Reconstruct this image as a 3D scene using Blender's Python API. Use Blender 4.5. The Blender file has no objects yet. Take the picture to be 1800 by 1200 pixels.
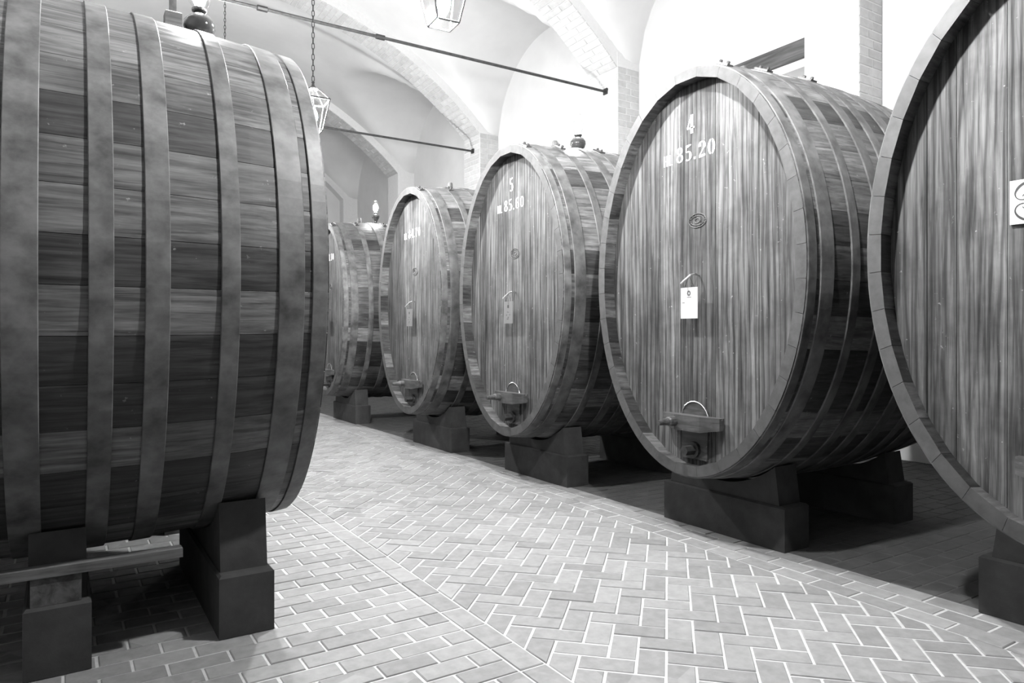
import bpy, math, random
from mathutils import Vector, Matrix

# ------------------------------------------------------------------ scene
random.seed(7)
sc = bpy.context.scene
COL = sc.collection
D = 3.75                 # distance (m) across the hall from the camera to the plane of the right-hand cask heads
H = 0.39 * D             # eye height
YAW = math.radians(32.57)

# camera
cam_d = bpy.data.cameras.new('camera')
cam_d.sensor_width = 36.0
cam_d.lens = 1240 / 1800 * 36.0
cam_d.shift_y = -10 / 1800
cam_d.clip_start = 0.05
cam_d.clip_end = 200
cam = bpy.data.objects.new('camera', cam_d)
COL.objects.link(cam)
cam.location = (0, 0, H)
cam.rotation_euler = (math.pi / 2, 0, -YAW)
sc.camera = cam

# world: a closed cellar, only the faintest ambient
w = bpy.data.worlds.new('world')
sc.world = w
w.use_nodes = True
w.node_tree.nodes['Background'].inputs[0].default_value = (1, 1, 1, 1)
w.node_tree.nodes['Background'].inputs[1].default_value = 0.0

BULB = 7000.0             # emission of the lantern bulbs, which light the hall
sc.view_settings.view_transform = 'Standard'
sc.view_settings.look = 'None'
sc.view_settings.gamma = 1.0
sc.view_settings.use_curve_mapping = False
sc.view_settings.exposure = 0.0
sc.cycles.diffuse_bounces = 1
sc.cycles.max_bounces = 6
sc.cycles.sample_clamp_indirect = 8.0

# ------------------------------------------------------------------ materials
def nodes(name):
    m = bpy.data.materials.new(name)
    m.use_nodes = True
    nt = m.node_tree
    b = nt.nodes['Principled BSDF']
    return m, nt, b

def g(v):
    return (v, v, v, 1)

def ramp(nt, fac, stops):
    r = nt.nodes.new('ShaderNodeValToRGB')
    els = r.color_ramp.elements
    while len(els) < len(stops):
        els.new(0.5)
    for e, (p, v) in zip(els, stops):
        e.position = p
        e.color = g(v)
    nt.links.new(fac, r.inputs[0])
    return r.outputs[0]

def noise(nt, vec, scale, detail=4, rough=0.55, dist=0.0):
    n = nt.nodes.new('ShaderNodeTexNoise')
    n.inputs['Scale'].default_value = scale
    n.inputs['Detail'].default_value = detail
    n.inputs['Roughness'].default_value = rough
    n.inputs['Distortion'].default_value = dist
    if vec is not None:
        nt.links.new(vec, n.inputs['Vector'])
    return n.outputs['Fac']

def mix(nt, a, b, fac, mode='MULTIPLY'):
    m = nt.nodes.new('ShaderNodeMix')
    m.data_type = 'RGBA'
    m.blend_type = mode
    if isinstance(fac, float):
        m.inputs[0].default_value = fac
    else:
        nt.links.new(fac, m.inputs[0])
    for s, i in ((a, 6), (b, 7)):
        if isinstance(s, float):
            m.inputs[i].default_value = g(s)
        else:
            nt.links.new(s, m.inputs[i])
    return m.outputs[2]

def bump(nt, b, h, strength, dist=0.01):
    n = nt.nodes.new('ShaderNodeBump')
    n.inputs['Strength'].default_value = strength
    n.inputs['Distance'].default_value = dist
    nt.links.new(h, n.inputs['Height'])
    nt.links.new(n.outputs[0], b.inputs['Normal'])

def obj_vec(nt, scale, rand=True):
    """object coordinates, stretched, with a random offset for each object"""
    tc = nt.nodes.new('ShaderNodeTexCoord')
    mp = nt.nodes.new('ShaderNodeMapping')
    mp.inputs['Scale'].default_value = scale
    src = tc.outputs['Object']
    oi = nt.nodes.new('ShaderNodeObjectInfo')
    if rand:
        mul = nt.nodes.new('ShaderNodeMath')
        mul.operation = 'MULTIPLY'
        mul.inputs[1].default_value = 37.0
        nt.links.new(oi.outputs['Random'], mul.inputs[0])
        ad = nt.nodes.new('ShaderNodeVectorMath')
        ad.operation = 'ADD'
        nt.links.new(src, ad.inputs[0])
        nt.links.new(mul.outputs[0], ad.inputs[1])
        src = ad.outputs[0]
    nt.links.new(src, mp.inputs['Vector'])
    return mp.outputs[0], oi.outputs['Random']

def wood(name, dark, light, fine, broad, var=(0.75, 1.2), rough=0.6, stains=True, rings=False, spec=0.35, streak=None):
    m, nt, b = nodes(name)
    vf, rnd = obj_vec(nt, fine)
    vb, _ = obj_vec(nt, broad)
    n1 = noise(nt, vf, 1.0, 4, 0.65, 0.4)
    c = ramp(nt, n1, [(0.33, dark), (0.5, (dark + light) / 2), (0.67, light)])
    n2 = noise(nt, vb, 1.0, 3, 0.6)
    c = mix(nt, c, ramp(nt, n2, [(0.3, 0.62), (0.55, 1.0), (0.8, 1.2)]), 0.75)
    if streak:
        vk, _ = obj_vec(nt, streak)
        nk = noise(nt, vk, 1.0, 3, 0.7, 0.0)
        c = mix(nt, c, ramp(nt, nk, [(0.30, 0.35), (0.44, 0.95), (0.62, 1.0), (0.74, 1.3)]), 0.85)
    if rings:
        # cathedral figure: distorted bands
        wv = nt.nodes.new('ShaderNodeTexWave')
        wv.wave_type = 'BANDS'
        wv.bands_direction = 'Y'
        wv.inputs['Scale'].default_value = 0.8
        wv.inputs['Distortion'].default_value = 9.0
        wv.inputs['Detail'].default_value = 3.0
        wv.inputs['Detail Scale'].default_value = 0.7
        vw, _ = obj_vec(nt, (1, 9, 1.1))
        nt.links.new(vw, wv.inputs['Vector'])
        c = mix(nt, c, ramp(nt, wv.outputs['Fac'], [(0.0, 0.42), (0.28, 0.95), (1.0, 1.1)]), 0.75)
    if stains:
        vs, _ = obj_vec(nt, (1.0, 1.0, 1.0), False)
        n3 = noise(nt, vs, 2.3, 5, 0.6)
        c = mix(nt, c, ramp(nt, n3, [(0.36, 0.5), (0.56, 1.0)]), 0.8)
        n4 = noise(nt, vs, 23.0, 3, 0.7)
        c = mix(nt, c, ramp(nt, n4, [(0.68, 0.0), (0.78, 0.22)]), 1.0, 'ADD')
    mr = nt.nodes.new('ShaderNodeMapRange')
    mr.inputs['To Min'].default_value = var[0]
    mr.inputs['To Max'].default_value = var[1]
    nt.links.new(rnd, mr.inputs['Value'])
    c = mix(nt, c, mr.outputs[0], 1.0)
    nt.links.new(c, b.inputs['Base Color'])
    b.inputs['Roughness'].default_value = rough
    b.inputs['Specular IOR Level'].default_value = spec
    bump(nt, b, n1, 0.25, 0.004)
    return m

def rough_mat(name, base, lo, hi, scale, rough=0.8, var=None, bstr=0.3, bdist=0.01, detail=5, metal=0.0):
    m, nt, b = nodes(name)
    v, rnd = obj_vec(nt, (1, 1, 1))
    n = noise(nt, v, scale, detail, 0.6)
    c = ramp(nt, n, [(0.3, base * lo), (0.7, base * hi)])
    if var:
        mr = nt.nodes.new('ShaderNodeMapRange')
        mr.inputs['To Min'].default_value = var[0]
        mr.inputs['To Max'].default_value = var[1]
        nt.links.new(rnd, mr.inputs['Value'])
        c = mix(nt, c, mr.outputs[0], 1.0)
    nt.links.new(c, b.inputs['Base Color'])
    b.inputs['Roughness'].default_value = rough
    b.inputs['Metallic'].default_value = metal
    if bstr:
        bump(nt, b, n, bstr, bdist)
    return m

def flat(name, v, rough=0.5, metal=0.0, spec=0.5):
    m, nt, b = nodes(name)
    n = noise(nt, None, 40.0, 2)
    nt.links.new(ramp(nt, n, [(0.3, v * 0.92), (0.7, min(1.0, v * 1.06))]), b.inputs['Base Color'])
    b.inputs['Roughness'].default_value = rough
    b.inputs['Metallic'].default_value = metal
    b.inputs['Specular IOR Level'].default_value = spec
    return m

def emit(name, s):
    m = bpy.data.materials.new(name)
    m.use_nodes = True
    nt = m.node_tree
    nt.nodes.remove(nt.nodes['Principled BSDF'])
    e = nt.nodes.new('ShaderNodeEmission')
    e.inputs[0].default_value = g(1)
    e.inputs[1].default_value = s
    nt.links.new(e.outputs[0], nt.nodes['Material Output'].inputs[0])
    return m

def pane_mat(name, alpha=0.12):
    m = bpy.data.materials.new(name)
    m.use_nodes = True
    nt = m.node_tree
    nt.nodes.remove(nt.nodes['Principled BSDF'])
    t = nt.nodes.new('ShaderNodeBsdfTransparent')
    t.inputs[0].default_value = g(0.97)
    gl = nt.nodes.new('ShaderNodeBsdfGlossy')
    gl.inputs['Roughness'].default_value = 0.05
    mx = nt.nodes.new('ShaderNodeMixShader')
    mx.inputs[0].default_value = alpha
    nt.links.new(t.outputs[0], mx.inputs[1])
    nt.links.new(gl.outputs[0], mx.inputs[2])
    nt.links.new(mx.outputs[0], nt.nodes['Material Output'].inputs[0])
    return m

M = {}
M['stave'] = wood('stave_wood', 0.06, 0.20, (2.2, 38, 38), (0.9, 5, 5), (0.7, 1.3), 0.5, streak=(1.2, 70, 70))
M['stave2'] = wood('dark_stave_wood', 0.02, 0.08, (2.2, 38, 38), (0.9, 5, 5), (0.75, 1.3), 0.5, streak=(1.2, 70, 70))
M['endgrain'] = rough_mat('stave_end_grain', 0.05, 0.7, 1.3, 14.0, 0.7, (0.88, 1.12), 0.2, 0.003)
M['head'] = wood('head_wood', 0.055, 0.20, (30, 34, 1.6), (4, 7, 0.7), (0.68, 1.22), 0.7, True, True, 0.12, (55, 60, 0.8))
M['timber'] = wood('timber', 0.06, 0.16, (2, 40, 40), (0.8, 6, 6), (0.9, 1.1), 0.7)
M['fitting'] = wood('fitting_wood', 0.045, 0.12, (20, 3, 30), (4, 1, 5), (0.9, 1.1), 0.5)
M['hoop'] = rough_mat('hoop_iron', 0.092, 0.35, 1.6, 7.0, 0.5, (0.75, 1.25), 0.15, 0.003, 5)
M['stone'] = rough_mat('cradle_stone', 0.035, 0.65, 1.25, 7.0, 0.9, (0.9, 1.1), 0.4, 0.01)
M['brick'] = rough_mat('floor_brick', 0.22, 0.86, 1.14, 16.0, 0.75, (0.84, 1.14), 0.35, 0.004)
M['mortar'] = rough_mat('floor_mortar', 0.46, 0.85, 1.08, 30.0, 0.9, None, 0.3, 0.004)
M['darkbrick'] = rough_mat('dark_brick', 0.055, 0.7, 1.3, 6.0, 0.85, None, 0.35, 0.004)
M['darkmortar'] = rough_mat('dark_mortar', 0.075, 0.8, 1.2, 6.0, 0.9, None, 0.2, 0.004)
M['plaster'] = rough_mat('plaster', 0.70, 0.93, 1.05, 0.9, 0.9, None, 0.12, 0.01, 4)
M['wbrick'] = rough_mat('whitewashed_brick', 0.58, 0.9, 1.08, 9.0, 0.85, (0.88, 1.05), 0.4, 0.006)
M['wmortar'] = rough_mat('whitewashed_mortar', 0.74, 0.95, 1.02, 20.0, 0.9, None, 0.2, 0.004)
M['iron'] = rough_mat('dark_iron', 0.05, 0.7, 1.4, 30.0, 0.45, None, 0.1, 0.002, 4, 0.6)
M['rod'] = rough_mat('tie_rod_iron', 0.05, 0.6, 1.5, 14.0, 0.5, None, 0.1, 0.002, 4, 0.3)
M['steel'] = flat('bright_steel', 0.75, 0.22, 1.0)
M['paint'] = flat('white_paint', 0.95, 0.6)
M['card'] = flat('white_card', 0.80, 0.6)
M['cardgrey'] = flat('grey_card', 0.14, 0.6)
M['tagcard'] = flat('cream_card', 0.42, 0.6)
M['plaquewhite'] = flat('plaque_white', 0.55, 0.5)
M['ink'] = flat('printing_ink', 0.03, 0.6)
M['greyink'] = flat('grey_ink', 0.12, 0.6)
M['burn'] = flat('branded_mark', 0.10, 0.7)
M['ceramic'] = flat('dark_ceramic', 0.035, 0.12, 0.0, 0.6)
M['darkbeam'] = wood('dark_beam', 0.03, 0.10, (20, 1.5, 20), (3, 0.6, 3), (0.9, 1.1), 0.7, False)
M['bulb'] = emit('lantern_bulb', BULB)
M['lampglow'] = emit('lamp_flame', 700.0)
M['glass'] = pane_mat('lantern_glass')

# ------------------------------------------------------------------ helpers
def mesh(name, verts, faces, mat, smooth=False):
    me = bpy.data.meshes.new(name)
    me.from_pydata([tuple(v) for v in verts], [], faces)
    me.materials.append(mat)
    if smooth:
        me.polygons.foreach_set('use_smooth', [True] * len(me.polygons))
    me.update()
    return me

def obj(name, me, parent=None, loc=(0, 0, 0), rot=None):
    o = bpy.data.objects.new(name, me)
    COL.objects.link(o)
    o.location = loc
    if rot:
        o.rotation_euler = rot
    if parent:
        o.parent = parent
    return o

def thing(name, loc, label, cat, group=None, rz=0):
    o = bpy.data.objects.new(name, None)
    COL.objects.link(o)
    o.location = loc
    o.rotation_euler = (0, 0, rz)
    o.empty_display_size = 0.1
    tag(o, label, cat, group)
    return o

def tag(o, label=None, cat=None, group=None, kind=None):
    if label: o['label'] = label
    if cat: o['category'] = cat
    if group: o['group'] = group
    if kind: o['kind'] = kind
    return o

def copy_tree(o, parent=None):
    c = o.copy()
    COL.objects.link(c)
    c.parent = parent
    for ch in o.children:
        copy_tree(ch, c)
    return c

class MB:
    """collects shapes for one mesh"""
    def __init__(self):
        self.v, self.f = [], []
    def add(self, vs, fs):
        n = len(self.v)
        self.v += [tuple(p) for p in vs]
        self.f += [tuple(i + n for i in q) for q in fs]
        return self
    def box(self, x0, x1, y0, y1, z0, z1, ch=0.0):
        if ch <= 0:
            vs = [(x, y, z) for z in (z0, z1) for y in (y0, y1) for x in (x0, x1)]
            return self.add(vs, [(0, 2, 3, 1), (4, 5, 7, 6), (0, 1, 5, 4), (2, 6, 7, 3), (0, 4, 6, 2), (1, 3, 7, 5)])
        c = ch
        rings = []
        for z, i in ((z0, 0), (z1 - c, 0), (z1, c)):
            rings.append([(x0 + i, y0 + i, z), (x1 - i, y0 + i, z), (x1 - i, y1 - i, z), (x0 + i, y1 - i, z)])
        vs = sum(rings, [])
        fs = [(3, 2, 1, 0), (8, 9, 10, 11)]
        for k in (0, 4):
            for j in range(4):
                a, b2 = k + j, k + (j + 1) % 4
                fs.append((a, b2, b2 + 4, a + 4))
        return self.add(vs, fs)
    def tube(self, pts, r, seg=8, closed=False):
        pts = [Vector(p) for p in pts]
        n = len(pts)
        vs, fs = [], []
        up = Vector((0, 0, 1))
        for i, p in enumerate(pts):
            if closed:
                t = (pts[(i + 1) % n] - pts[i - 1])
            else:
                t = pts[min(i + 1, n - 1)] - pts[max(i - 1, 0)]
            t.normalize()
            ref = up if abs(t.dot(up)) < 0.95 else Vector((1, 0, 0))
            a = t.cross(ref).normalized()
            b2 = t.cross(a).normalized()
            rr = r[i] if isinstance(r, (list, tuple)) else r
            for k in range(seg):
                th = 2 * math.pi * k / seg
                vs.append(p + (a * math.cos(th) + b2 * math.sin(th)) * rr)
        m = n if closed else n - 1
        for i in range(m):
            for k in range(seg):
                k2 = (k + 1) % seg
                j = (i + 1) % n
                fs.append((i * seg + k, i * seg + k2, j * seg + k2, j * seg + k))
        if not closed:
            fs.append(tuple(range(seg))[::-1])
            fs.append(tuple((n - 1) * seg + k for k in range(seg)))
        return self.add(vs, fs)
    def lathe(self, prof, seg=20, c=(0, 0, 0)):
        vs, fs = [], []
        for r, z in prof:
            for k in range(seg):
                th = 2 * math.pi * k / seg
                vs.append((c[0] + r * math.cos(th), c[1] + r * math.sin(th), c[2] + z))
        for i in range(len(prof) - 1):
            for k in range(seg):
                k2 = (k + 1) % seg
                fs.append((i * seg + k, i * seg + k2, (i + 1) * seg + k2, (i + 1) * seg + k))
        fs.append(tuple(range(seg))[::-1])
        fs.append(tuple((len(prof) - 1) * seg + k for k in range(seg)))
        return self.add(vs, fs)
    def prism_x(self, poly, x0, x1):
        """polygon in (y, z) extruded along x"""
        n = len(poly)
        vs = [(x0, y, z) for y, z in poly] + [(x1, y, z) for y, z in poly]
        fs = [tuple(range(n)), tuple(range(2 * n - 1, n - 1, -1))]
        for i in range(n):
            j = (i + 1) % n
            fs.append((i, i + n, j + n, j))
        return self.add(vs, fs)
    def mesh(self, name, mat, smooth=False):
        return mesh(name, self.v, self.f, mat, smooth)
    def build(self, name, mat, parent=None, loc=(0, 0, 0), rot=None, smooth=False):
        return obj(name, self.mesh(name, mat, smooth), parent, loc, rot)

# ------------------------------------------------------------------ the hall
XC = 0.644 * D                      # middle of the hall
XR = 2.10 * D                       # face of the right-hand pillars
XL = 2 * XC - XR                    # face of the left-hand pillars
WALL = 0.13 * D                     # the walls stand back from the pillar faces
ZC = H - 0.2227 * D                 # centre of the arch circle
RAD = 2.039 * D
BAY0, BAY = 1.30 * D, 1.205 * D     # pillar spacing along the hall
PIL = [k * D for k in (-3.50, -2.30, -1.10, 0.13, 1.37, 2.505, 3.74, 4.95, 6.15)]
PW = 0.19 * D                       # pillar width
ZSPR = ZC + math.sqrt(RAD ** 2 - (XR - XC) ** 2)
Y0, Y1 = PIL[0], PIL[-1]

def arch_z(x, extra=0.0):
    r = RAD + extra
    return ZC + math.sqrt(max(0.0, r * r - (x - XC) ** 2))

# ---- ceiling: cross vaults between transverse ribs
def vault():
    nx, nyb = 72, 26
    x0, x1 = XL - WALL - 0.05, XR + WALL + 0.05
    vs, fs = [], []
    ys = []
    for b in range(len(PIL) - 1):
        for j in range(nyb):
            ys.append((PIL[b] + (PIL[b + 1] - PIL[b]) * j / nyb, b))
    ys.append((PIL[-1], len(PIL) - 2))
    half = (BAY - PW) / 2
    rise = 0.46 * D
    rc = (half * half + rise * rise) / (2 * rise)
    for y, b in ys:
        yc = (PIL[b] + PIL[b + 1]) / 2
        half = (PIL[b + 1] - PIL[b] - PW) / 2
        rc = (half * half + rise * rise) / (2 * rise)
        dy = min(abs(y - yc), half)
        z2 = ZSPR + 0.02 + rise - rc + math.sqrt(rc * rc - dy * dy)
        for i in range(nx + 1):
            x = x0 + (x1 - x0) * i / nx
            z1 = arch_z(x, 0.05 * D) if abs(x - XC) < RAD else ZSPR
            k = 0.10
            m = max(z1, z2)
            h = max(k - abs(z1 - z2), 0) / k      # soften the groin a little
            vs.append((x, y, m + h * h * k * 0.25))
    for j in range(len(ys) - 1):
        for i in range(nx):
            a = j * (nx + 1) + i
            fs.append((a, a + 1, a + nx + 2, a + nx + 1))
    return mesh('ceiling', vs, fs, M['plaster'], True)

tag(obj('ceiling', vault()), 'white plastered cross vault of the cellar', kind='structure')

# ---- walls
wt = H + 2.0 * D
for nm, x0, x1 in (('wall_right', XR + WALL, XR + WALL + 0.3), ('wall_left', XL - WALL - 0.3, XL - WALL)):
    tag(MB().box(x0, x1, Y0, Y1, 0, wt).build(nm, M['plaster']), kind='structure')
tag(MB().box(XL - WALL - 0.3, XR + WALL + 0.3, Y1, Y1 + 0.3, 0, wt).build('wall_far', M['plaster']), kind='structure')
tag(MB().box(XL - WALL - 0.3, XR + WALL + 0.3, Y0 - 0.3, Y0, 0, wt).build('wall_back', M['plaster']), kind='structure')

# ---- ribs and pillars of whitewashed brick
COURSE = 0.112
half_w = PW / 2
# shared brick meshes, outward face along -z (soffit) or -x (pillar)
def brick_mesh(lx, ly, lz, nm='brick', mat=None):
    return MB().box(-lx / 2, lx / 2, -ly / 2, ly / 2, 0, lz, 0.008).mesh(nm, mat or M['wbrick'])
J = 0.012
V_LONG = brick_mesh(COURSE - J, PW * 0.62 - J, 0.02)
V_SHORT = brick_mesh(COURSE - J, PW * 0.38 - J, 0.02)
amax = math.asin((XR - XC) / RAD)
n_rows = int(2 * amax * RAD / COURSE)

def rib(i, yc, bricks):
    ro = RAD + 0.12 * D
    nseg = 64
    vs, fs = [], []
    for k in range(nseg + 1):
        a = (-1 + 2 * k / nseg) * (amax + 0.03)
        for r, yy in ((RAD, -half_w + 0.006), (RAD, half_w - 0.006), (ro, half_w - 0.006), (ro, -half_w + 0.006)):
            vs.append((XC + r * math.sin(a), yc + yy, ZC + r * math.cos(a)))
    for k in range(nseg):
        for q in range(4):
            q2 = (q + 1) % 4
            fs.append((k * 4 + q, k * 4 + 4 + q, k * 4 + 4 + q2, k * 4 + q2))
    r = obj('trim_%d' % i, mesh('rib', vs, fs, M['wmortar']))
    tag(r, 'whitewashed brick rib arching across the vault', kind='structure')
    if bricks:
        for k in range(n_rows):
            a = -amax + 2 * amax * (k + 0.5) / n_rows
            lay = ((V_LONG, -PW * 0.19), (V_SHORT, PW * 0.31)) if k % 2 else ((V_SHORT, -PW * 0.31), (V_LONG, PW * 0.19))
            for me, dy in lay:
                # brick's +z face looks down towards the circle centre
                rot = (0, a + math.pi, 0)
                rr = RAD + 0.004 + random.uniform(-0.003, 0.003)
                obj('brick', me, r, (XC + rr * math.sin(a), yc + dy, ZC + rr * math.cos(a)), rot)
    return r

ti = 1
for k, yc in enumerate(PIL):
    rib(ti, yc, k in (5, 6, 7))
    ti += 1

P_LONG = brick_mesh(PW * 0.62 - J, COURSE - J, 0.02)
P_SHORT = brick_mesh(PW * 0.38 - J, COURSE - J, 0.02)
S_LONG = brick_mesh(WALL * 0.6 - J, COURSE - J, 0.02)
S_SHORT = brick_mesh(WALL * 0.4 - J, COURSE - J, 0.02)

def pillar(i, x0, x1, yc, face, bricks):
    ztop = ZSPR + 0.25
    p = MB().box(x0, x1, yc - half_w, yc + half_w, 0, ztop).build('trim_%d' % i, M['wmortar'])
    tag(p, 'whitewashed brick pillar standing against the cellar wall', kind='structure')
    if bricks:
        z = 2.75
        k = 0
        while z + COURSE < ZSPR + 0.02:
            zc = z + COURSE / 2
            lay = ((P_LONG, -PW * 0.19), (P_SHORT, PW * 0.31)) if k % 2 else ((P_SHORT, -PW * 0.31), (P_LONG, PW * 0.19))
            for me, dy in lay:   # face towards the aisle (-x)
                e = Matrix(((0, 0, -1), (-1, 0, 0), (0, 1, 0))).to_euler()
                obj('brick', me, p, (face + 0.012 + random.uniform(-.003, .003), yc + dy, zc), e)
            xm = (x0 + x1) / 2
            lay = ((S_LONG, -WALL * 0.2), (S_SHORT, WALL * 0.3)) if k % 2 else ((S_SHORT, -WALL * 0.3), (S_LONG, WALL * 0.2))
            for me, dx in lay:   # side towards the camera (-y)
                e = Matrix(((1, 0, 0), (0, 0, -1), (0, 1, 0))).to_euler()
                obj('brick', me, p, (xm + dx, yc - half_w + 0.012, zc), e)
            z += COURSE
            k += 1
    return p

for k, yc in enumerate(PIL):
    pillar(ti, XR, XR + WALL, yc, XR, k in (4, 5, 6))
    ti += 1
    pillar(ti, XL - WALL, XL, yc, XL, False)
    ti += 1

# dark timber ledge high on the wall between two pillars
lz = H + 0.945 * D
tag(MB().box(XR + WALL - 0.42, XR + WALL, PIL[4] + half_w, PIL[4] + half_w + 1.5, lz, lz + 0.24).build('trim_%d' % ti, M['darkbeam']),
    'dark timber ledge on the white wall behind the number 4 cask', kind='structure')
ti += 1
tag(MB().box(XR + WALL - 0.36, XR + WALL, PIL[4] + half_w, PIL[4] + half_w + 1.5, lz - 0.10, lz).build('trim_%d' % ti, M['plaster']), kind='structure')
ti += 1

# ---- floor of brick paving
floor = MB().box(XL - WALL - 0.3, XR + WALL + 0.3, Y0, Y1, -0.2, -0.004).build('floor', M['mortar'])
tag(floor, 'brick paved cellar floor with a herringbone aisle', kind='structure')
BL, BW = 0.069 * D, 0.0345 * D
JT = 0.011
FX0, FX1, FX2, FX3 = 0.450 * D, 0.486 * D, 0.990 * D, 1.104 * D

def clip(poly, axis, lim, keep_less):
    out = []
    n = len(poly)
    for i in range(n):
        p, q = poly[i], poly[(i + 1) % n]
        ip = (p[axis] <= lim) if keep_less else (p[axis] >= lim)
        iq = (q[axis] <= lim) if keep_less else (q[axis] >= lim)
        if ip:
            out.append(p)
        if ip != iq:
            t = (lim - p[axis]) / (q[axis] - p[axis])
            out.append((p[0] + t * (q[0] - p[0]), p[1] + t * (q[1] - p[1])))
    return out

def area(poly):
    return 0.5 * sum(poly[i][0] * poly[(i + 1) % len(poly)][1] - poly[(i + 1) % len(poly)][0] * poly[i][1] for i in range(len(poly)))

paving = []      # polygons, counter-clockwise
def rect(x0, x1, y0, y1):
    j = JT / 2
    return [(x0 + j, y0 + j), (x1 - j, y0 + j), (x1 - j, y1 - j), (x0 + j, y1 - j)]

YF0, YF1 = -0.9 * D, Y1
# side fields: courses running across the hall
n_left = 0
for xa, xb in ((FX3, XR + WALL), (XL - WALL, FX0)):
    k = 0
    y = YF0
    while y < YF1:
        x = xb - (0.5 * BL if k % 2 else 0) if xa < 0 else xa - (0.5 * BL if k % 2 else 0)
        if xa < 0:
            x += BL if k % 2 else 0
            while x > xa:
                lo, hi = max(x - BL, xa), min(x, xb)
                if hi - lo > 0.04:
                    paving.append(rect(lo, hi, y, y + BW))
                x -= BL
        else:
            while x < xb:
                lo, hi = max(x, xa), min(x + BL, xb)
                if hi - lo > 0.04:
                    paving.append(rect(lo, hi, y, y + BW))
                x += BL
        y += BW
        k += 1
    if xa > 0:
        n_left = len(paving)        # the first ones lie under the right-hand casks
# border courses along the aisle
def border(x0, x1, n):
    w_ = (x1 - x0) / n
    for c in range(n):
        y = YF0 - (BL * 0.5 if c % 2 else 0)
        while y < YF1:
            paving.append(rect(x0 + c * w_, x0 + (c + 1) * w_, y, y + BL))
            y += BL
border(FX0, FX1, 1)
border(FX2, FX3, 3)
# herringbone at 45 degrees
s2 = math.sqrt(0.5)
def unrot(p):
    return ((p[0] - p[1]) * s2 + FX1, (p[0] + p[1]) * s2)
N = 260
for a in range(-N, N):
    for b in range(-N, N):
        m4 = (a - b) % 4
        if m4 not in (0, 3):
            continue
        cx, cy = unrot(((a + 1) * BW, (b + 1) * BW))
        if not (FX1 - 0.4 < cx < FX2 + 0.4 and YF0 < cy < YF1):
            continue
        r_ = rect(a * BW, (a + 2) * BW, b * BW, (b + 1) * BW) if m4 == 0 else rect(a * BW, (a + 1) * BW, b * BW, (b + 2) * BW)
        poly = [unrot(p) for p in r_]
        poly = clip(poly, 0, FX1 + JT / 2, False)
        if len(poly) >= 3:
            poly = clip(poly, 0, FX2 - JT / 2, True)
        if len(poly) >= 3 and abs(area(poly)) > 0.0012:
            paving.append(poly)

fwd = (math.sin(YAW), math.cos(YAW))
rgt = (math.cos(YAW), -math.sin(YAW))
# floor the casks hide from the aisle
def showing(p):
    cx = sum(q[0] for q in p) / len(p)
    cy = sum(q[1] for q in p) / len(p)
    d = cx * fwd[0] + cy * fwd[1]
    if d < 0.5:
        return 0
    u = (cx * rgt[0] + cy * rgt[1]) / d
    v = H / d
    if abs(u) > 0.73 or v > 0.485:
        return 0
    if cx > 1.10 * D or (cx < 0.30 * D and cy > 1.0 * D):
        return 0
    return abs(area(p)) * H / d ** 3
order = sorted(range(n_left, len(paving)), key=lambda i: -showing(paving[i]))

def brick_geo(poly, dz):
    if area(poly) < 0:
        poly = poly[::-1]
    n = len(poly)
    cx = sum(q[0] for q in poly) / n
    cy = sum(q[1] for q in poly) / n
    vs = [(x, y, -0.02) for x, y in poly] + [(x, y, dz - 0.004) for x, y in poly]
    for x, y in poly:
        dx, dy = cx - x, cy - y
        L = math.hypot(dx, dy)
        vs.append((x + dx / L * 0.006, y + dy / L * 0.006, dz))
    fs = [tuple(range(2 * n, 3 * n))]
    for k in (0, n):
        for i in range(n):
            j = (i + 1) % n
            fs.append((k + i, k + j, k + n + j, k + n + i))
    return vs, fs, (cx, cy)

rest = MB()
for rank, i in enumerate(order):
    dz = random.uniform(-0.0025, 0.0025)
    vs, fs, (cx, cy) = brick_geo(paving[i], dz)
    if rank < 300:
        obj('brick', mesh('brick', [(x - cx, y - cy, z) for x, y, z in vs], fs, M['brick']), floor, (cx, cy, 0))
    else:
        rest.add(vs, fs)
# tone for each joined brick comes from a coarse cell pattern at brick scale
mrest, nt, b_ = nodes('paving_brick')
tc = nt.nodes.new('ShaderNodeTexCoord')
vor = nt.nodes.new('ShaderNodeTexVoronoi')
vor.inputs['Scale'].default_value = 5.5
nt.links.new(tc.outputs['Object'], vor.inputs['Vector'])
bw_ = nt.nodes.new('ShaderNodeSeparateColor')
nt.links.new(vor.outputs['Color'], bw_.inputs[0])
n_ = noise(nt, tc.outputs['Object'], 16.0, 5)
c_ = mix(nt, ramp(nt, n_, [(0.3, 0.19), (0.7, 0.25)]), ramp(nt, bw_.outputs[0], [(0.0, 0.8), (1.0, 1.14)]), 1.0)
nt.links.new(c_, b_.inputs['Base Color'])
b_.inputs['Roughness'].default_value = 0.75
bump(nt, b_, n_, 0.35, 0.004)
tag(rest.build('brick_paving', mrest, floor), kind='stuff')
# darker bricks and joints for the strip the right-hand casks stand on
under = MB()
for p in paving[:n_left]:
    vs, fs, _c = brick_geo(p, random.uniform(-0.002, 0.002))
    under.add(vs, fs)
tag(under.build('brick_paving', M['darkbrick'], floor), kind='stuff')
MB().box(FX3 + 0.003, XR + WALL, Y0, Y1, -0.01, -0.003).build('joint_bed', M['darkmortar'], floor)

# ------------------------------------------------------------------ casks
CA, CB = 0.258 * D, 0.386 * D       # half width and half height of a cask head
CL = 2.45                           # length
TH = 0.072                          # stave thickness
BULGE = 0.055
REC = 0.11                          # the head sits back from the stave ends
ZCASK = H + 0.120 * D               # height of the cask axis
NST = 36
DARK = {35, 33, 32, 30, 29, 2, 7, 12, 16, 18, 20, 21, 23, 26}   # staves of a darker tone, most of them low on the cask

def rad(x):
    s = (x - CL / 2) / (CL / 2)
    return 1 + BULGE * (1 - s * s)

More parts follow.
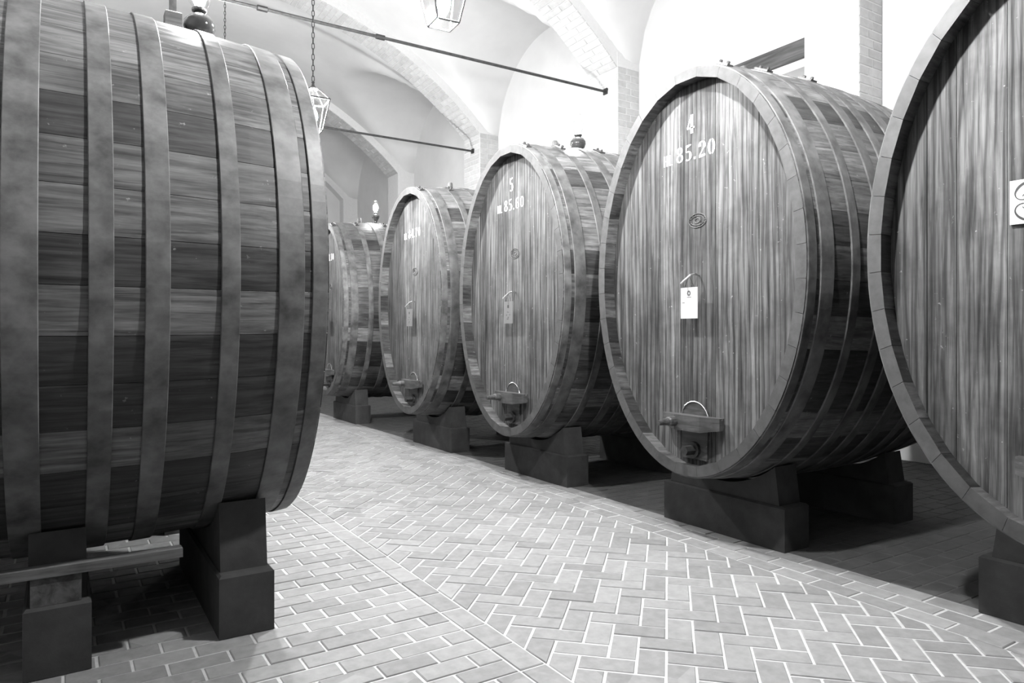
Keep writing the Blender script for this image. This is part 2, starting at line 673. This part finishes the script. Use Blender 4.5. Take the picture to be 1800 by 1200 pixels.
def ell(t, a, b):
    return a * math.cos(t), b * math.sin(t)

# equal arc lengths around the ellipse
def arc_params(n, a, b, off=0.0):
    m = 2880
    acc = [0.0]
    p = ell(0, a, b)
    for k in range(1, m + 1):
        q = ell(2 * math.pi * k / m, a, b)
        acc.append(acc[-1] + math.hypot(q[0] - p[0], q[1] - p[1]))
        p = q
    out = []
    k = 0
    for i in range(n + 1):
        s = acc[-1] * (i + off) / n
        extra = 0
        while s > acc[-1]:
            s -= acc[-1]
            extra += 2 * math.pi
            k = 0
        while acc[k + 1] < s:
            k += 1
        out.append(extra + 2 * math.pi * (k + (s - acc[k]) / (acc[k + 1] - acc[k])) / m)
    return out

def make_cask():
    root = bpy.data.objects.new('wine_cask', None)
    COL.objects.link(root)
    zc = CB * (1 + BULGE)
    # staves
    ts = arc_params(NST, CA, CB, 0.5)
    xs = [0, 0.06, 0.35, 0.8, CL / 2, CL - 0.8, CL - 0.35, CL - 0.06, CL]
    for k in range(NST):
        t0, t1 = ts[k], ts[k + 1]
        e = 0.0009 / CA
        vs, fs = [], []
        for x in xs:
            r = rad(x)
            for t, th in ((t0 + e, 0.0015), (t0 + (t1 - t0) * 0.12, 0), ((t0 + t1) / 2, 0), (t1 - (t1 - t0) * 0.12, 0), (t1 - e, 0.0015),
                          (t1 - e, TH), (t0 + e, TH)):
                y, z = ell(t, CA * r - th, CB * r - th)
                vs.append((x, y, z + zc))
        n = 7
        for i in range(len(xs) - 1):
            for q in range(n):
                q2 = (q + 1) % n
                fs.append((i * n + q, i * n + q2, (i + 1) * n + q2, (i + 1) * n + q))
        fs.append(tuple(range(n))[::-1])
        fs.append(tuple((len(xs) - 1) * n + q for q in range(n)))
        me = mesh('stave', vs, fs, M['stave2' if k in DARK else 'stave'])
        me.materials.append(M['endgrain'])
        for p in me.polygons[-2:]:
            p.material_index = 1
        obj('stave', me, root)
    # hoops
    hoops = [(0.045, 0.075), (0.18, 0.12), (0.45, 0.08), (0.74, 0.095), (0.945, 0.09), (1.215, 0.12)]
    hoops += [(CL - d, wd) for d, wd in hoops[:-1]]
    seg = 96
    for d, wd in hoops:
        vs, fs = [], []
        for k in range(seg):
            t = 2 * math.pi * k / seg
            for x, o_ in ((d - wd / 2, -0.006), (d - wd / 2, 0.006), (d - wd / 2 + 0.003, 0.009), (d + wd / 2 - 0.003, 0.009), (d + wd / 2, 0.006), (d + wd / 2, -0.006)):
                r = rad(x)
                y, z = ell(t, CA * r + o_, CB * r + o_)
                vs.append((x, y, z + zc))
        for k in range(seg):
            for q in range(5):
                a, b2 = k * 6 + q, ((k + 1) % seg) * 6 + q
                fs.append((a, b2, b2 + 1, a + 1))
        hp = obj('hoop', mesh('hoop', vs, fs, M['hoop']), root)
        if d not in (0.045, 0.45, 0.945):
            continue
        # the bolted lap of the hoop, up on the shoulder
        mb = MB()
        t = math.radians(108)
        r = rad(d)
        y, z = ell(t, CA * r + 0.012, CB * r + 0.012)
        mb.box(-wd / 2 + 0.008, wd / 2 - 0.008, -0.06, 0.06, -0.006, 0.008)
        for by in (-0.035, 0.035):
            mb.lathe([(0.013, 0.006), (0.013, 0.022), (0.008, 0.028)], 8, (0, by, 0))
        nrm = math.atan2(-(math.cos(t) / CA), math.sin(t) / CB)
        mb.build('hoop_clasp', M['rod'], hp, (d, y, z + zc), (nrm, 0, 0))
    # head boards
    r = rad(REC)
    ai, bi = CA * r - TH - 0.002, CB * r - TH - 0.002
    nb = 10
    edges = [-ai + 2 * ai * (k / nb) for k in range(nb + 1)]
    rnd = random.Random(3)
    edges = [edges[0]] + [e + rnd.uniform(-0.03, 0.03) for e in edges[1:-1]] + [edges[-1]]
    for k in range(nb):
        y0, y1 = edges[k] + 0.0018, edges[k + 1] - 0.0018
        ys = [y0 + (y1 - y0) * q / 5 for q in range(6)]
        top = [(y, zc + bi * math.sqrt(max(0, 1 - (y / ai) ** 2))) for y in ys]
        bot = [(y, zc - bi * math.sqrt(max(0, 1 - (y / ai) ** 2))) for y in ys]
        dx = rnd.uniform(-0.002, 0.002)
        MB().prism_x(bot + top[::-1], REC + dx, REC + 0.05).build('head_board', M['head'], root)
    # back head, one disc of boards
    poly = [(ai * math.cos(2 * math.pi * k / 48), zc + bi * math.sin(2 * math.pi * k / 48)) for k in range(48)]
    MB().prism_x(poly, CL - REC - 0.05, CL - REC).build('back_head', M['head'], root)
    # bung on top of the belly
    MB().lathe([(0.040, -0.02), (0.036, 0.07), (0.030, 0.085)], 16, (0.62, 0, zc + CB * rad(0.62))).build('bung', M['timber'], root)
    # manhole door low on the head
    hz = zc - 0.247 * D
    hw, hb = 0.125, zc - 0.362 * D
    def door_poly(w_, top, bottom, bw2):
        pts = [(-bw2, bottom), (bw2, bottom)]
        for k in range(13):
            th = math.pi * k / 12
            pts.append((w_ * math.cos(th), top - w_ + w_ * math.sin(th)))
        return pts
    dr = MB().prism_x(door_poly(hw, hz, hb + 0.02, hw * 0.9), REC - 0.02, REC + 0.004).build('hatch_door', M['fitting'], root)
    rim = [(REC - 0.022, y, z) for y, z in door_poly(hw + 0.004, hz + 0.004, hb + 0.02, hw * 0.92)[2:]]
    MB().tube(rim, 0.005, 6).build('door_edge', M['steel'], dr)
    bz = zc - 0.285 * D
    bar = MB().box(-0.26, 0.26, -0.055, 0.055, -0.055, 0.055)
    # bar: tapered crosspiece bridging the door
    vs = []
    for y, hx, z0, z1 in ((-0.27, 0.05, -0.035, 0.05), (-0.12, 0.085, -0.06, 0.05), (0.12, 0.085, -0.06, 0.05), (0.27, 0.05, -0.035, 0.05)):
        vs += [(REC - 0.02, y, bz + z0), (REC - 0.02 - hx, y, bz + z0), (REC - 0.02 - hx, y, bz + z1), (REC - 0.02, y, bz + z1)]
    fs = []
    for i in range(3):
        for q in range(4):
            q2 = (q + 1) % 4
            fs.append((i * 4 + q, i * 4 + q2, i * 4 + 4 + q2, i * 4 + 4 + q))
    fs += [(3, 2, 1, 0), (12, 13, 14, 15)]
    br = obj('crossbar', mesh('crossbar', vs, fs, M['fitting']), root)
    pin = MB()
    pin.tube([(REC - 0.09, 0.12, bz), (REC - 0.16, 0.12, bz), (REC - 0.17, 0.12, bz), (REC - 0.26, 0.12, bz - 0.005)], [0.036, 0.036, 0.028, 0.018], 12)
    pin.build('tap_plug', M['fitting'], br)
    # drain bolt at the foot of the door
    zb = zc - 0.338 * D
    db = MB()
    db.tube([(REC - 0.02, 0, zb), (REC - 0.045, 0, zb)], 0.058, 14)
    db.tube([(REC - 0.04, 0, zb), (REC - 0.13, 0, zb)], 0.036, 6)
    db.build('drain_bolt', M['iron'], root)
    # iron hook above the hanging card
    hk = zc - 0.002 * D
    MB().tube([(REC + 0.01, -0.02, hk - 0.005), (REC - 0.05, -0.02, hk + 0.0), (REC - 0.075, -0.012, hk - 0.008), (REC - 0.10, 0.03, hk - 0.05), (REC - 0.115, 0.045, hk - 0.07)],
              [0.008, 0.009, 0.009, 0.009, 0.007], 8).build('hook', M['steel'], root)
    # branded oval
    oz = zc + 0.101 * D
    ov = MB()
    for a, b2, rr in ((0.082, 0.050, 0.0035), (0.062, 0.034, 0.0025), (0.025, 0.016, 0.003)):
        ov.tube([(REC - 0.003, -0.01 + a * math.cos(2 * math.pi * k / 28), oz + b2 * math.sin(2 * math.pi * k / 28)) for k in range(28)], rr, 4, True)
    for q in range(14):
        th = 2 * math.pi * q / 14
        ov.tube([(REC - 0.003, -0.01 + 0.067 * math.cos(th), oz + 0.038 * math.sin(th)), (REC - 0.003, -0.01 + 0.077 * math.cos(th), oz + 0.046 * math.sin(th))], 0.0025, 4)
    ov.build('branded_oval', M['burn'], root)
    return root, zc

cask0, ZREL = make_cask()

# ---- stencilled lettering, thick and thin strokes
def stroke(mb, pts, wds, x, ox, oz, sy, sz):
    n = len(pts)
    if not isinstance(wds, list):
        wds = [wds] * n
    L, R = [], []
    for i in range(n):
        a, b2 = pts[max(i - 1, 0)], pts[min(i + 1, n - 1)]
        tx, tz = b2[0] - a[0], b2[1] - a[1]
        l = math.hypot(tx, tz) or 1
        nx_, nz_ = -tz / l, tx / l
        h_ = wds[i] / 2
        L.append((pts[i][0] + nx_ * h_, pts[i][1] + nz_ * h_))
        R.append((pts[i][0] - nx_ * h_, pts[i][1] - nz_ * h_))
    vs = [(x, -(ox + p[0] * sy), oz + p[1] * sz) for p in L + R]
    mb.add(vs, [(i, i + 1, n + i + 1, n + i) for i in range(n - 1)])

def arc(cx, cz, rx, rz, a0, a1, thick, thin, n=18):
    pts, wd = [], []
    for k in range(n + 1):
        t = math.radians(a0 + (a1 - a0) * k / n)
        pts.append((cx + rx * math.cos(t), cz + rz * math.sin(t)))
        wd.append(thin + (thick - thin) * abs(math.cos(t)) ** 1.5)
    return pts, wd

def glyph(c):
    T, t = 0.18, 0.05
    G = {
        '0': [arc(.3, .5, .17, .46, 75, -75, T, t), arc(.3, .5, .17, .46, 105, 255, T, t)],
        '8': [arc(.3, .75, .16, .20, 0, 360, .14, t), arc(.3, .27, .19, .23, 0, 360, .16, t)],
        '6': [arc(.31, .29, .19, .25, 0, 360, .15, t), arc(.37, .5, .25, .46, 180, 60, .15, t)],
        '5': [([(.12, .9), (.3, .93), (.5, .98)], [.16, .14, .05]), ([(.13, .9), (.12, .55)], .06), arc(.26, .3, .2, .28, 120, -130, T, t)],
        '2': [arc(.3, .72, .17, .25, 190, -35, .2, t), ([(.43, .58), (.1, .1)], .07), ([(.08, .06), (.3, .09), (.54, .12)], [.14, .16, .12])],
        '4': [([(.36, .98), (.08, .32)], .07), ([(.05, .3), (.58, .3)], .08), ([(.4, 1.0), (.4, 0)], .19)],
        '7': [([(.08, .92), (.54, .92)], .15), ([(.48, .88), (.28, .45), (.26, 0)], [.08, .14, .2])],
        '1': [([(.3, 1.0), (.3, 0)], .2), ([(.14, .85), (.3, .98)], .07)],
        'H': [([(.14, 1), (.14, 0)], .19), ([(.5, 1), (.5, 0)], .19), ([(.14, .5), (.5, .5)], .06)],
        'L': [([(.16, 1), (.16, 0)], .19), ([(.16, .05), (.52, .05)], .08)],
        'N': [([(.14, 1), (.14, 0)], .07), ([(.14, 1), (.5, 0)], .19), ([(.5, 1), (.5, 0)], .07)],
        '.': [([(.1, .14), (.1, 0)], .14)],
    }
    return G[c]

ADV = {'.': 0.34, ' ': 0.35, 'H': 0.66, 'L': 0.6}
def lettering(parent, rows, x):
    """rows: (text, height, width factor, centre y offset, base z)"""
    for chunks, cy, z in rows:
        total = sum(sum(ADV.get(c, 0.68) for c in s) * hgt * wf for s, hgt, wf in chunks)
        ox = -total / 2 + cy
        for s, hgt, wf in chunks:
            for c in s:
                if c != ' ':
                    mb = MB()
                    for pts, wd in glyph(c):
                        stroke(mb, pts, wd, x, ox, z, hgt * wf, hgt)
                    mb.build('stencilled_figure', M['paint'], parent)
                ox += ADV.get(c, 0.68) * hgt * wf

FRONT = REC - 0.0035
def numbers(root, num, vol):
    rows = []
    if num:
        rows.append(([(num, 0.135, 1.0)], -0.05, ZREL + 0.288 * D - 0.06))
    rows.append(([('HL ', 0.080, 1.0), (vol, 0.115, 1.1)], -0.07, ZREL + 0.234 * D - 0.05))
    lettering(root, rows, FRONT)

# ---- place the casks
GRP = 'great oval casks facing the aisle from the right'
ys = [0.335 * D, 0.952 * D, 1.598 * D, 2.235 * D, 3.14 * D]
spec = [
    (None, None, 'nearest right-hand oval cask, cut by the frame, with a white scroll plaque'),
    ('4', '85.20', 'great oval wooden cask stencilled 4 and HL 85.20, facing the brick aisle'),
    ('5', '85.60', 'oval wooden cask stencilled 5 and HL 85.60, behind the number 4 cask'),
    (None, '84.70', 'distant narrow-looking oval cask stencilled 84.70 beside the HL 85.60 cask'),
    (None, '84.10', 'farthest oval cask, half hidden by the large dark cask on the left'),
]
ZB = ZCASK - ZREL
casks = []
for i, (num, vol, lab) in enumerate(spec):
    c = cask0 if i == 0 else copy_tree(cask0)
    casks.append(c)
for i, ((num, vol, lab), y, c) in enumerate(zip(spec, ys, casks)):
    c.location = (D, y, ZB)
    tag(c, lab, 'cask', GRP)
cl = copy_tree(cask0)
XLH = 0.288 * D
YLH = 1.142 * D
ZSL = 0.90
ZAL = H + 0.080 * D
cl.location = (XLH, YLH, ZAL - ZREL * ZSL)
cl.scale = (1, 1, ZSL)
cl.rotation_euler = (0, 0, math.pi)
for ch in list(cl.children):
    if ch.name.split('.')[0] == 'bung':
        bpy.data.objects.remove(ch)
tag(cl, 'huge dark cask on the left seen from its hooped side', 'cask')
for (num, vol, lab), c in zip(spec, casks):
    if vol:
        numbers(c, num, vol)

# plaque on the nearest head: a white board with painted scrolls
pl = thing('scroll_plaque', (D + REC - 0.003, ys[0], H + 0.17 * D), 'white plaque with black scrolls at the right edge on the nearest cask head', 'plaque')
PWD, PHT = 0.315, 0.105
MB().box(-0.012, 0.0, -PWD, PWD, -PHT, PHT).build('board', M['plaquewhite'], pl)
for mir in (1, -1):
    for sgn in (1, -1):
        p1 = [(-PWD + 0.055, 0.018), (-PWD + 0.060, 0.026), (-PWD + 0.072, 0.026), (-PWD + 0.078, 0.015), (-PWD + 0.070, 0.006), (-PWD + 0.052, 0.003), (-PWD + 0.034, 0.010), (-PWD + 0.024, 0.026),
              (-PWD + 0.025, 0.044), (-PWD + 0.040, 0.066), (-PWD + 0.068, 0.083), (-PWD + 0.105, 0.092), (-PWD + 0.16, 0.090)]
        # smooth by Catmull-Rom
        sm = []
        for i in range(len(p1) - 1):
            a, b2, c2, d2 = p1[max(i - 1, 0)], p1[i], p1[i + 1], p1[min(i + 2, len(p1) - 1)]
            for q in range(5):
                t = q / 5
                sm.append(tuple(0.5 * ((2 * b2[k]) + (-a[k] + c2[k]) * t + (2 * a[k] - 5 * b2[k] + 4 * c2[k] - d2[k]) * t * t + (-a[k] + 3 * b2[k] - 3 * c2[k] + d2[k]) * t ** 3) for k in (0, 1)))
        n = len(sm)
        wd = [0.0042 + 0.007 * math.exp(-((k / n - 0.78) / 0.13) ** 2) for k in range(n)]
        scr = MB()
        stroke(scr, [(mir * p[0], sgn * (p[1] + 0.006)) for p in sm], wd, -0.0135, 0, 0, 1, 1)
        scr.build('painted_scroll', M['ink'], pl)

# hanging cards on the hooks
def card(y, lab, mat, printed):
    c = thing('hanging_card', (D + REC - 0.075, y, ZCASK - 0.087 * D), lab, 'card', 'cards hung on cask heads')
    MB().box(-0.003, 0.003, -0.080, 0.080, 0, 0.222).build('sheet', mat, c)
    MB().tube([(0, -0.05, 0.215), (0, 0.0, 0.305), (0, 0.05, 0.215)], 0.0022, 5).build('string', M['iron'], c)
    mb = MB()
    if printed == 'emblem':
        for k in range(9):
            th = 2 * math.pi * k / 9
            mb.box(-0.0042, -0.0032, -0.004 + 0.012 * math.cos(th), 0.006 + 0.012 * math.cos(th), 0.175 + 0.014 * math.sin(th), 0.186 + 0.014 * math.sin(th))
        mb.box(-0.0042, -0.0032, -0.022, 0.018, 0.150, 0.154)
        mb.box(-0.0042, -0.0032, 0.042, 0.066, 0.112, 0.116)
    else:
        for (yy, zz, a, b2) in ((0.0, 0.17, .018, .03), (0.012, 0.115, .008, .006), (-0.006, 0.112, .01, .005), (0.03, 0.085, .012, .007), (-0.03, 0.087, .012, .005), (0.01, 0.045, .02, .006), (0.0, 0.06, .006, .014)):
            mb.box(-0.0042, -0.0032, yy - a / 2 * 1.6, yy + a / 2 * 1.6, zz - b2 / 2, zz + b2 / 2)
    mb.build('print', M['greyink'] if printed == 'emblem' else M['ink'], c)
card(ys[1], 'white card with a small emblem hung on the number 4 cask', M['tagcard'], 'emblem')
card(ys[2], 'grey lettered card hung on the HL 85.60 cask', M['cardgrey'], 'letters')
card(ys[3], 'small grey card hung on the 84.70 cask', M['cardgrey'], 'letters')
card(ys[4], 'tiny card hung on the farthest cask', M['tagcard'], 'letters')

# ------------------------------------------------------------------ stone cradles
BH = 0.081 * D
def cradle(x0, x1, yc, zaxis, r, lab, zs=1.0):
    c = thing('cask_cradle', ((x0 + x1) / 2, yc, 0), lab, 'cradle', 'stone cradles under the casks')
    hx = (x1 - x0) / 2
    hy = 0.180 * D if zs < 1 else 0.150 * D
    MB().box(-hx, hx, -hy, hy, 0.001, BH, 0.012).build('base_block', M['stone'], c)
    hx2 = hx * 0.86
    hy2 = hy * 0.90
    n = 14
    top = []
    for k in range(n + 1):
        y = -hy2 * 0.93 + 2 * hy2 * 0.93 * k / n
        z = zaxis - (CB * zs * r + 0.013) * math.sqrt(1 - (y / (CA * r + 0.013)) ** 2)
        top.append((y, z))
    poly = [(-hy2, BH), (hy2, BH)] + top[::-1]
    MB().prism_x(poly, -hx2, hx2).build('saddle_block', M['stone'], c)
    return c

nm = ['the cask bearing the scroll plaque', 'the cask with the white emblem card', 'the cask carrying the round-based lamp', 'the narrow-looking distant cask', 'the farthest cask']
for i, y in enumerate(ys):
    cradle(1.092 * D, 1.162 * D, y, ZCASK, rad(0.162 * D), 'dark stone cradle under the front of ' + nm[i])
    cradle(1.45 * D, 1.52 * D, y, ZCASK, rad(0.45 * D - 0.35), 'dark stone cradle under the back of ' + nm[i])
cradle(0.170 * D, 0.239 * D, YLH, ZAL, rad(0.118 * D), 'stepped stone cradle under the front of the dark left cask', ZSL)
cradle(-0.037 * D, 0.030 * D, YLH, ZAL, rad(0.325 * D), 'stepped stone cradle farther left under the dark left cask', ZSL)
tb = thing('plank', (0, 0.9635 * D, 0), 'long rough plank on packing blocks under the left cask', 'plank')
ZP = H - 0.264 * D
MB().box(-0.32 * D, 0.128 * D, 0, 0.015 * D, ZP - 0.045, ZP, 0.004).build('board', M['timber'], tb)
MB().box(-0.03 * D, 0.02 * D, 0.003 * D, 0.012 * D, BH + 0.001, ZP - 0.046).build('packing_block', M['darkbeam'], tb)
MB().box(-0.31 * D, -0.26 * D, 0.003 * D, 0.027 * D, 0.001, ZP - 0.046).build('packing_block', M['darkbeam'], tb)
# the next casks of the left row
for q, (yy, lab) in enumerate(((YLH + 0.565 * D, 'second cask of the left row, behind the huge dark cask'), (YLH + 1.13 * D, 'third cask of the left row, behind the huge dark cask'))):
    c = copy_tree(cl)
    c.location = (XLH, yy, ZAL - ZREL * ZSL)
    c.scale = (1, 1, ZSL)
    c.rotation_euler = (0, 0, math.pi)
    tag(c, lab, 'cask')
    nmq = ('second', 'third')[q]
    cradle(0.170 * D, 0.239 * D, yy, ZAL, rad(0.118 * D), 'stone cradle under the front of the %s cask in the left row' % nmq, ZSL)
    cradle(-0.037 * D, 0.030 * D, yy, ZAL, rad(0.325 * D), 'stone cradle under the middle of the %s cask in the left row' % nmq, ZSL)

# ------------------------------------------------------------------ oil lamps on the casks
def oil_lamp(loc, lab, globe, s=1.0):
    L = thing('oil_lamp', loc, lab, 'lamp', 'oil lamps on top of the casks')
    if globe:
        prof = [(0.045, 0), (0.05, 0.005), (0.07, 0.03), (0.084, 0.065), (0.082, 0.095), (0.062, 0.125), (0.03, 0.142), (0.028, 0.15)]
        zt = 0.15
    else:
        prof = [(0.028, 0), (0.030, 0.01), (0.026, 0.02), (0.045, 0.06), (0.068, 0.105), (0.070, 0.125), (0.055, 0.145), (0.03, 0.155), (0.03, 0.16)]
        zt = 0.16
    MB().lathe(prof, 28).build('reservoir', M['ceramic'], L, smooth=True)
    MB().lathe([(0.032, zt), (0.040, zt + 0.008), (0.040, zt + 0.02), (0.022, zt + 0.028), (0.02, zt + 0.045)], 18).build('burner', M['iron'], L)
    MB().lathe([(0.034, zt + 0.03), (0.058, zt + 0.06), (0.062, zt + 0.10), (0.062, zt + 0.16), (0.040, zt + 0.19), (0.036, zt + 0.21), (0.044, zt + 0.225), (0.03, zt + 0.245)], 20).build('glass_chimney', M['glass'], L, smooth=True)
    MB().lathe([(0.012, zt + 0.05), (0.034, zt + 0.075), (0.040, zt + 0.11), (0.038, zt + 0.15), (0.015, zt + 0.17)], 14).build('flame_bulb', M['lampglow'], L, smooth=True)
    L.scale = (s, s, s)
    return L
xl = 0.245 * D
ztop = ZCASK + CB * rad(xl) + 0.012
oil_lamp((D + xl, ys[2], ztop), 'lit oil lamp with round dark base on the HL 85.60 cask', True)
oil_lamp((D + xl, ys[4], ztop), 'lit oil lamp with tapering dark base on the farthest cask', False)
zl = ZAL + CB * ZSL * rad(0.114 * D) + 0.018
oil_lamp((0.174 * D, YLH, zl - 0.001), 'oil lamp with dark glossy round base on top of the left cask', True)
oil_lamp((0.03 * D, YLH + 1.13 * D, ZAL + CB * ZSL * rad(0.258 * D) + 0.012), 'unseen oil lamp added on the third left-row cask to light the vault', True)  # extra lamp out of sight, added to brighten the left vault
# wooden valve block next to it
vb = thing('valve_block', (0.138 * D, YLH + 0.0, zl + 0.008), 'small wooden block with an upright post on top of the left cask', 'block')
MB().box(-0.042, 0.042, -0.042, 0.042, 0, 0.105, 0.006).build('block', M['timber'], vb)
MB().box(-0.017, 0.017, -0.017, 0.017, 0.105, 0.30, 0.003).build('post', M['fitting'], vb)

# ------------------------------------------------------------------ hanging lanterns
LZ = H + 0.622 * D                  # bottom of the lanterns
def make_lantern():
    L = bpy.data.objects.new('hanging_lantern', None)
    COL.objects.link(L)
    b0, b1, hh = 0.088, 0.155, 0.34
    c0 = [(-b0, -b0, 0), (b0, -b0, 0), (b0, b0, 0), (-b0, b0, 0)]
    c1 = [(-b1, -b1, hh), (b1, -b1, hh), (b1, b1, hh), (-b1, b1, hh)]
    fr = MB()
    for k in range(4):
        j = (k + 1) % 4
        fr.tube([c0[k], c0[j]], 0.008, 6)
        fr.tube([c1[k], c1[j]], 0.010, 6)
        fr.tube([c0[k], c1[k]], 0.007, 6)
    fr.build('frame', M['iron'], L)
    for k in range(4):
        j = (k + 1) % 4
        vs = [Vector(p) * 0.985 for p in (c0[k], c0[j], c1[j], c1[k])]
        inn = [Vector((p.x * 0.97, p.y * 0.97, p.z)) for p in vs]
        mesh_ = mesh('pane', vs + inn, [(0, 1, 2, 3), (7, 6, 5, 4), (0, 4, 5, 1), (1, 5, 6, 2), (2, 6, 7, 3), (3, 7, 4, 0)], M['glass'])
        obj('pane', mesh_, L)
    # glazed hood: four sloping panes under an iron cap
    c2 = [(x * 0.30, y * 0.30, hh + 0.13) for x, y, z in c1]
    rf = MB()
    for k in range(4):
        rf.tube([c1[k], c2[k]], 0.007, 6)
    rf.build('roof_frame', M['iron'], L)
    for k in range(4):
        j = (k + 1) % 4
        vs = [Vector(c1[k]), Vector(c1[j]), Vector(c2[j]), Vector(c2[k])]
        inn = [p - Vector((0, 0, 0.004)) for p in vs]
        obj('roof_pane', mesh('roof_pane', vs + inn, [(0, 1, 2, 3), (7, 6, 5, 4), (0, 4, 5, 1), (1, 5, 6, 2), (2, 6, 7, 3), (3, 7, 4, 0)], M['glass']), L)
    MB().lathe([(0.05, hh + 0.125), (0.055, hh + 0.14), (0.02, hh + 0.17), (0.012, hh + 0.20), (0.02, hh + 0.21), (0.004, hh + 0.23)], 14).build('cap', M['iron'], L)
    MB().lathe([(0.012, 0.06), (0.036, 0.10), (0.050, 0.15), (0.046, 0.20), (0.022, 0.25), (0.016, 0.27)], 16).build('bulb', M['bulb'], L, smooth=True)
    MB().tube([(0, 0, 0.265), (0, 0, hh + 0.13)], 0.010, 8).build('bulb_stem', M['iron'], L)
    return L, hh + 0.22

lan0, ltop = make_lantern()
PITCH = 0.062
def link_pts(c=(0, 0, 0), turn=False):
    pts = []
    for k in range(12):
        th = 2 * math.pi * k / 12
        s_, c_2 = 0.014 * math.cos(th), 0.026 * math.sin(th) + (0.012 if math.sin(th) > 0 else -0.012)
        pts.append((c[0] + (0 if turn else s_), c[1] + (s_ if turn else 0), c[2] + c_2))
    return pts
zlen = ZC + RAD + 0.05 * D - LZ - ltop
nl = int(zlen / PITCH)
link_me = MB().tube(link_pts(), 0.0048, 6, True).mesh('chain_link', M['iron'])
lys = [0.62 * D, 1.262 * D, 2.130 * D, 3.50 * D]
labs = ['lantern hanging above the picture near the plaque cask',
        'lit glass lantern cut by the top edge of the picture', 'lit lantern on a long chain half hidden by the left cask',
        'lantern hidden behind the left cask, farthest down the aisle']
lans = [lan0] + [copy_tree(lan0) for _ in lys[1:]]
for o, y, lab in zip(lans, lys, labs):
    o.location = (XC, y, LZ)
    o.rotation_euler = (0, 0, math.radians(-4))
    tag(o, lab, 'lantern', 'lanterns hung along the aisle')
    if abs(y - 2.130 * D) < 0.01:
        for k in range(nl):
            obj('chain_link', link_me, o, (0, 0, ltop + PITCH * (k + 0.5)), (0, 0, math.pi / 2 if k % 2 else 0))
    else:
        mb = MB()
        for k in range(nl):
            mb.tube(link_pts((0, 0, ltop + PITCH * (k + 0.5)), k % 2 == 1), 0.0048, 4, True)
        mb.build('chain', M['iron'], o)

# ------------------------------------------------------------------ iron tie rods across the vault
ZROD = H + 1.115 * D
rl = ['iron tie rod spanning the vault in front of the farther rib', 'iron tie rod spanning the vault at the nearer rib']
for lab, yc in ((rl[1], PIL[5]), (rl[0], PIL[6])):
    t = thing('tie_rod', (XC, yc - half_w * 0.2, ZROD), lab, 'tie rod', 'iron tie rods')
    xa, xb = XL - XC + 0.004, XR - XC - 0.004
    MB().tube([(xa, 0, 0), (0, 0, 0), (xb, 0, 0)], 0.022, 10).build('rod', M['rod'], t)
    for xx in (-0.25, 1.35):
        MB().tube([(xx - 0.07, 0, 0), (xx - 0.06, 0, 0), (xx + 0.06, 0, 0), (xx + 0.07, 0, 0)], [0.024, 0.038, 0.038, 0.024], 8).build('coupling', M['iron'], t)
    for xx in (xa, xb - 0.03):
        MB().box(xx, xx + 0.03, -0.05, 0.05, -0.05, 0.05).build('anchor_plate', M['iron'], t)
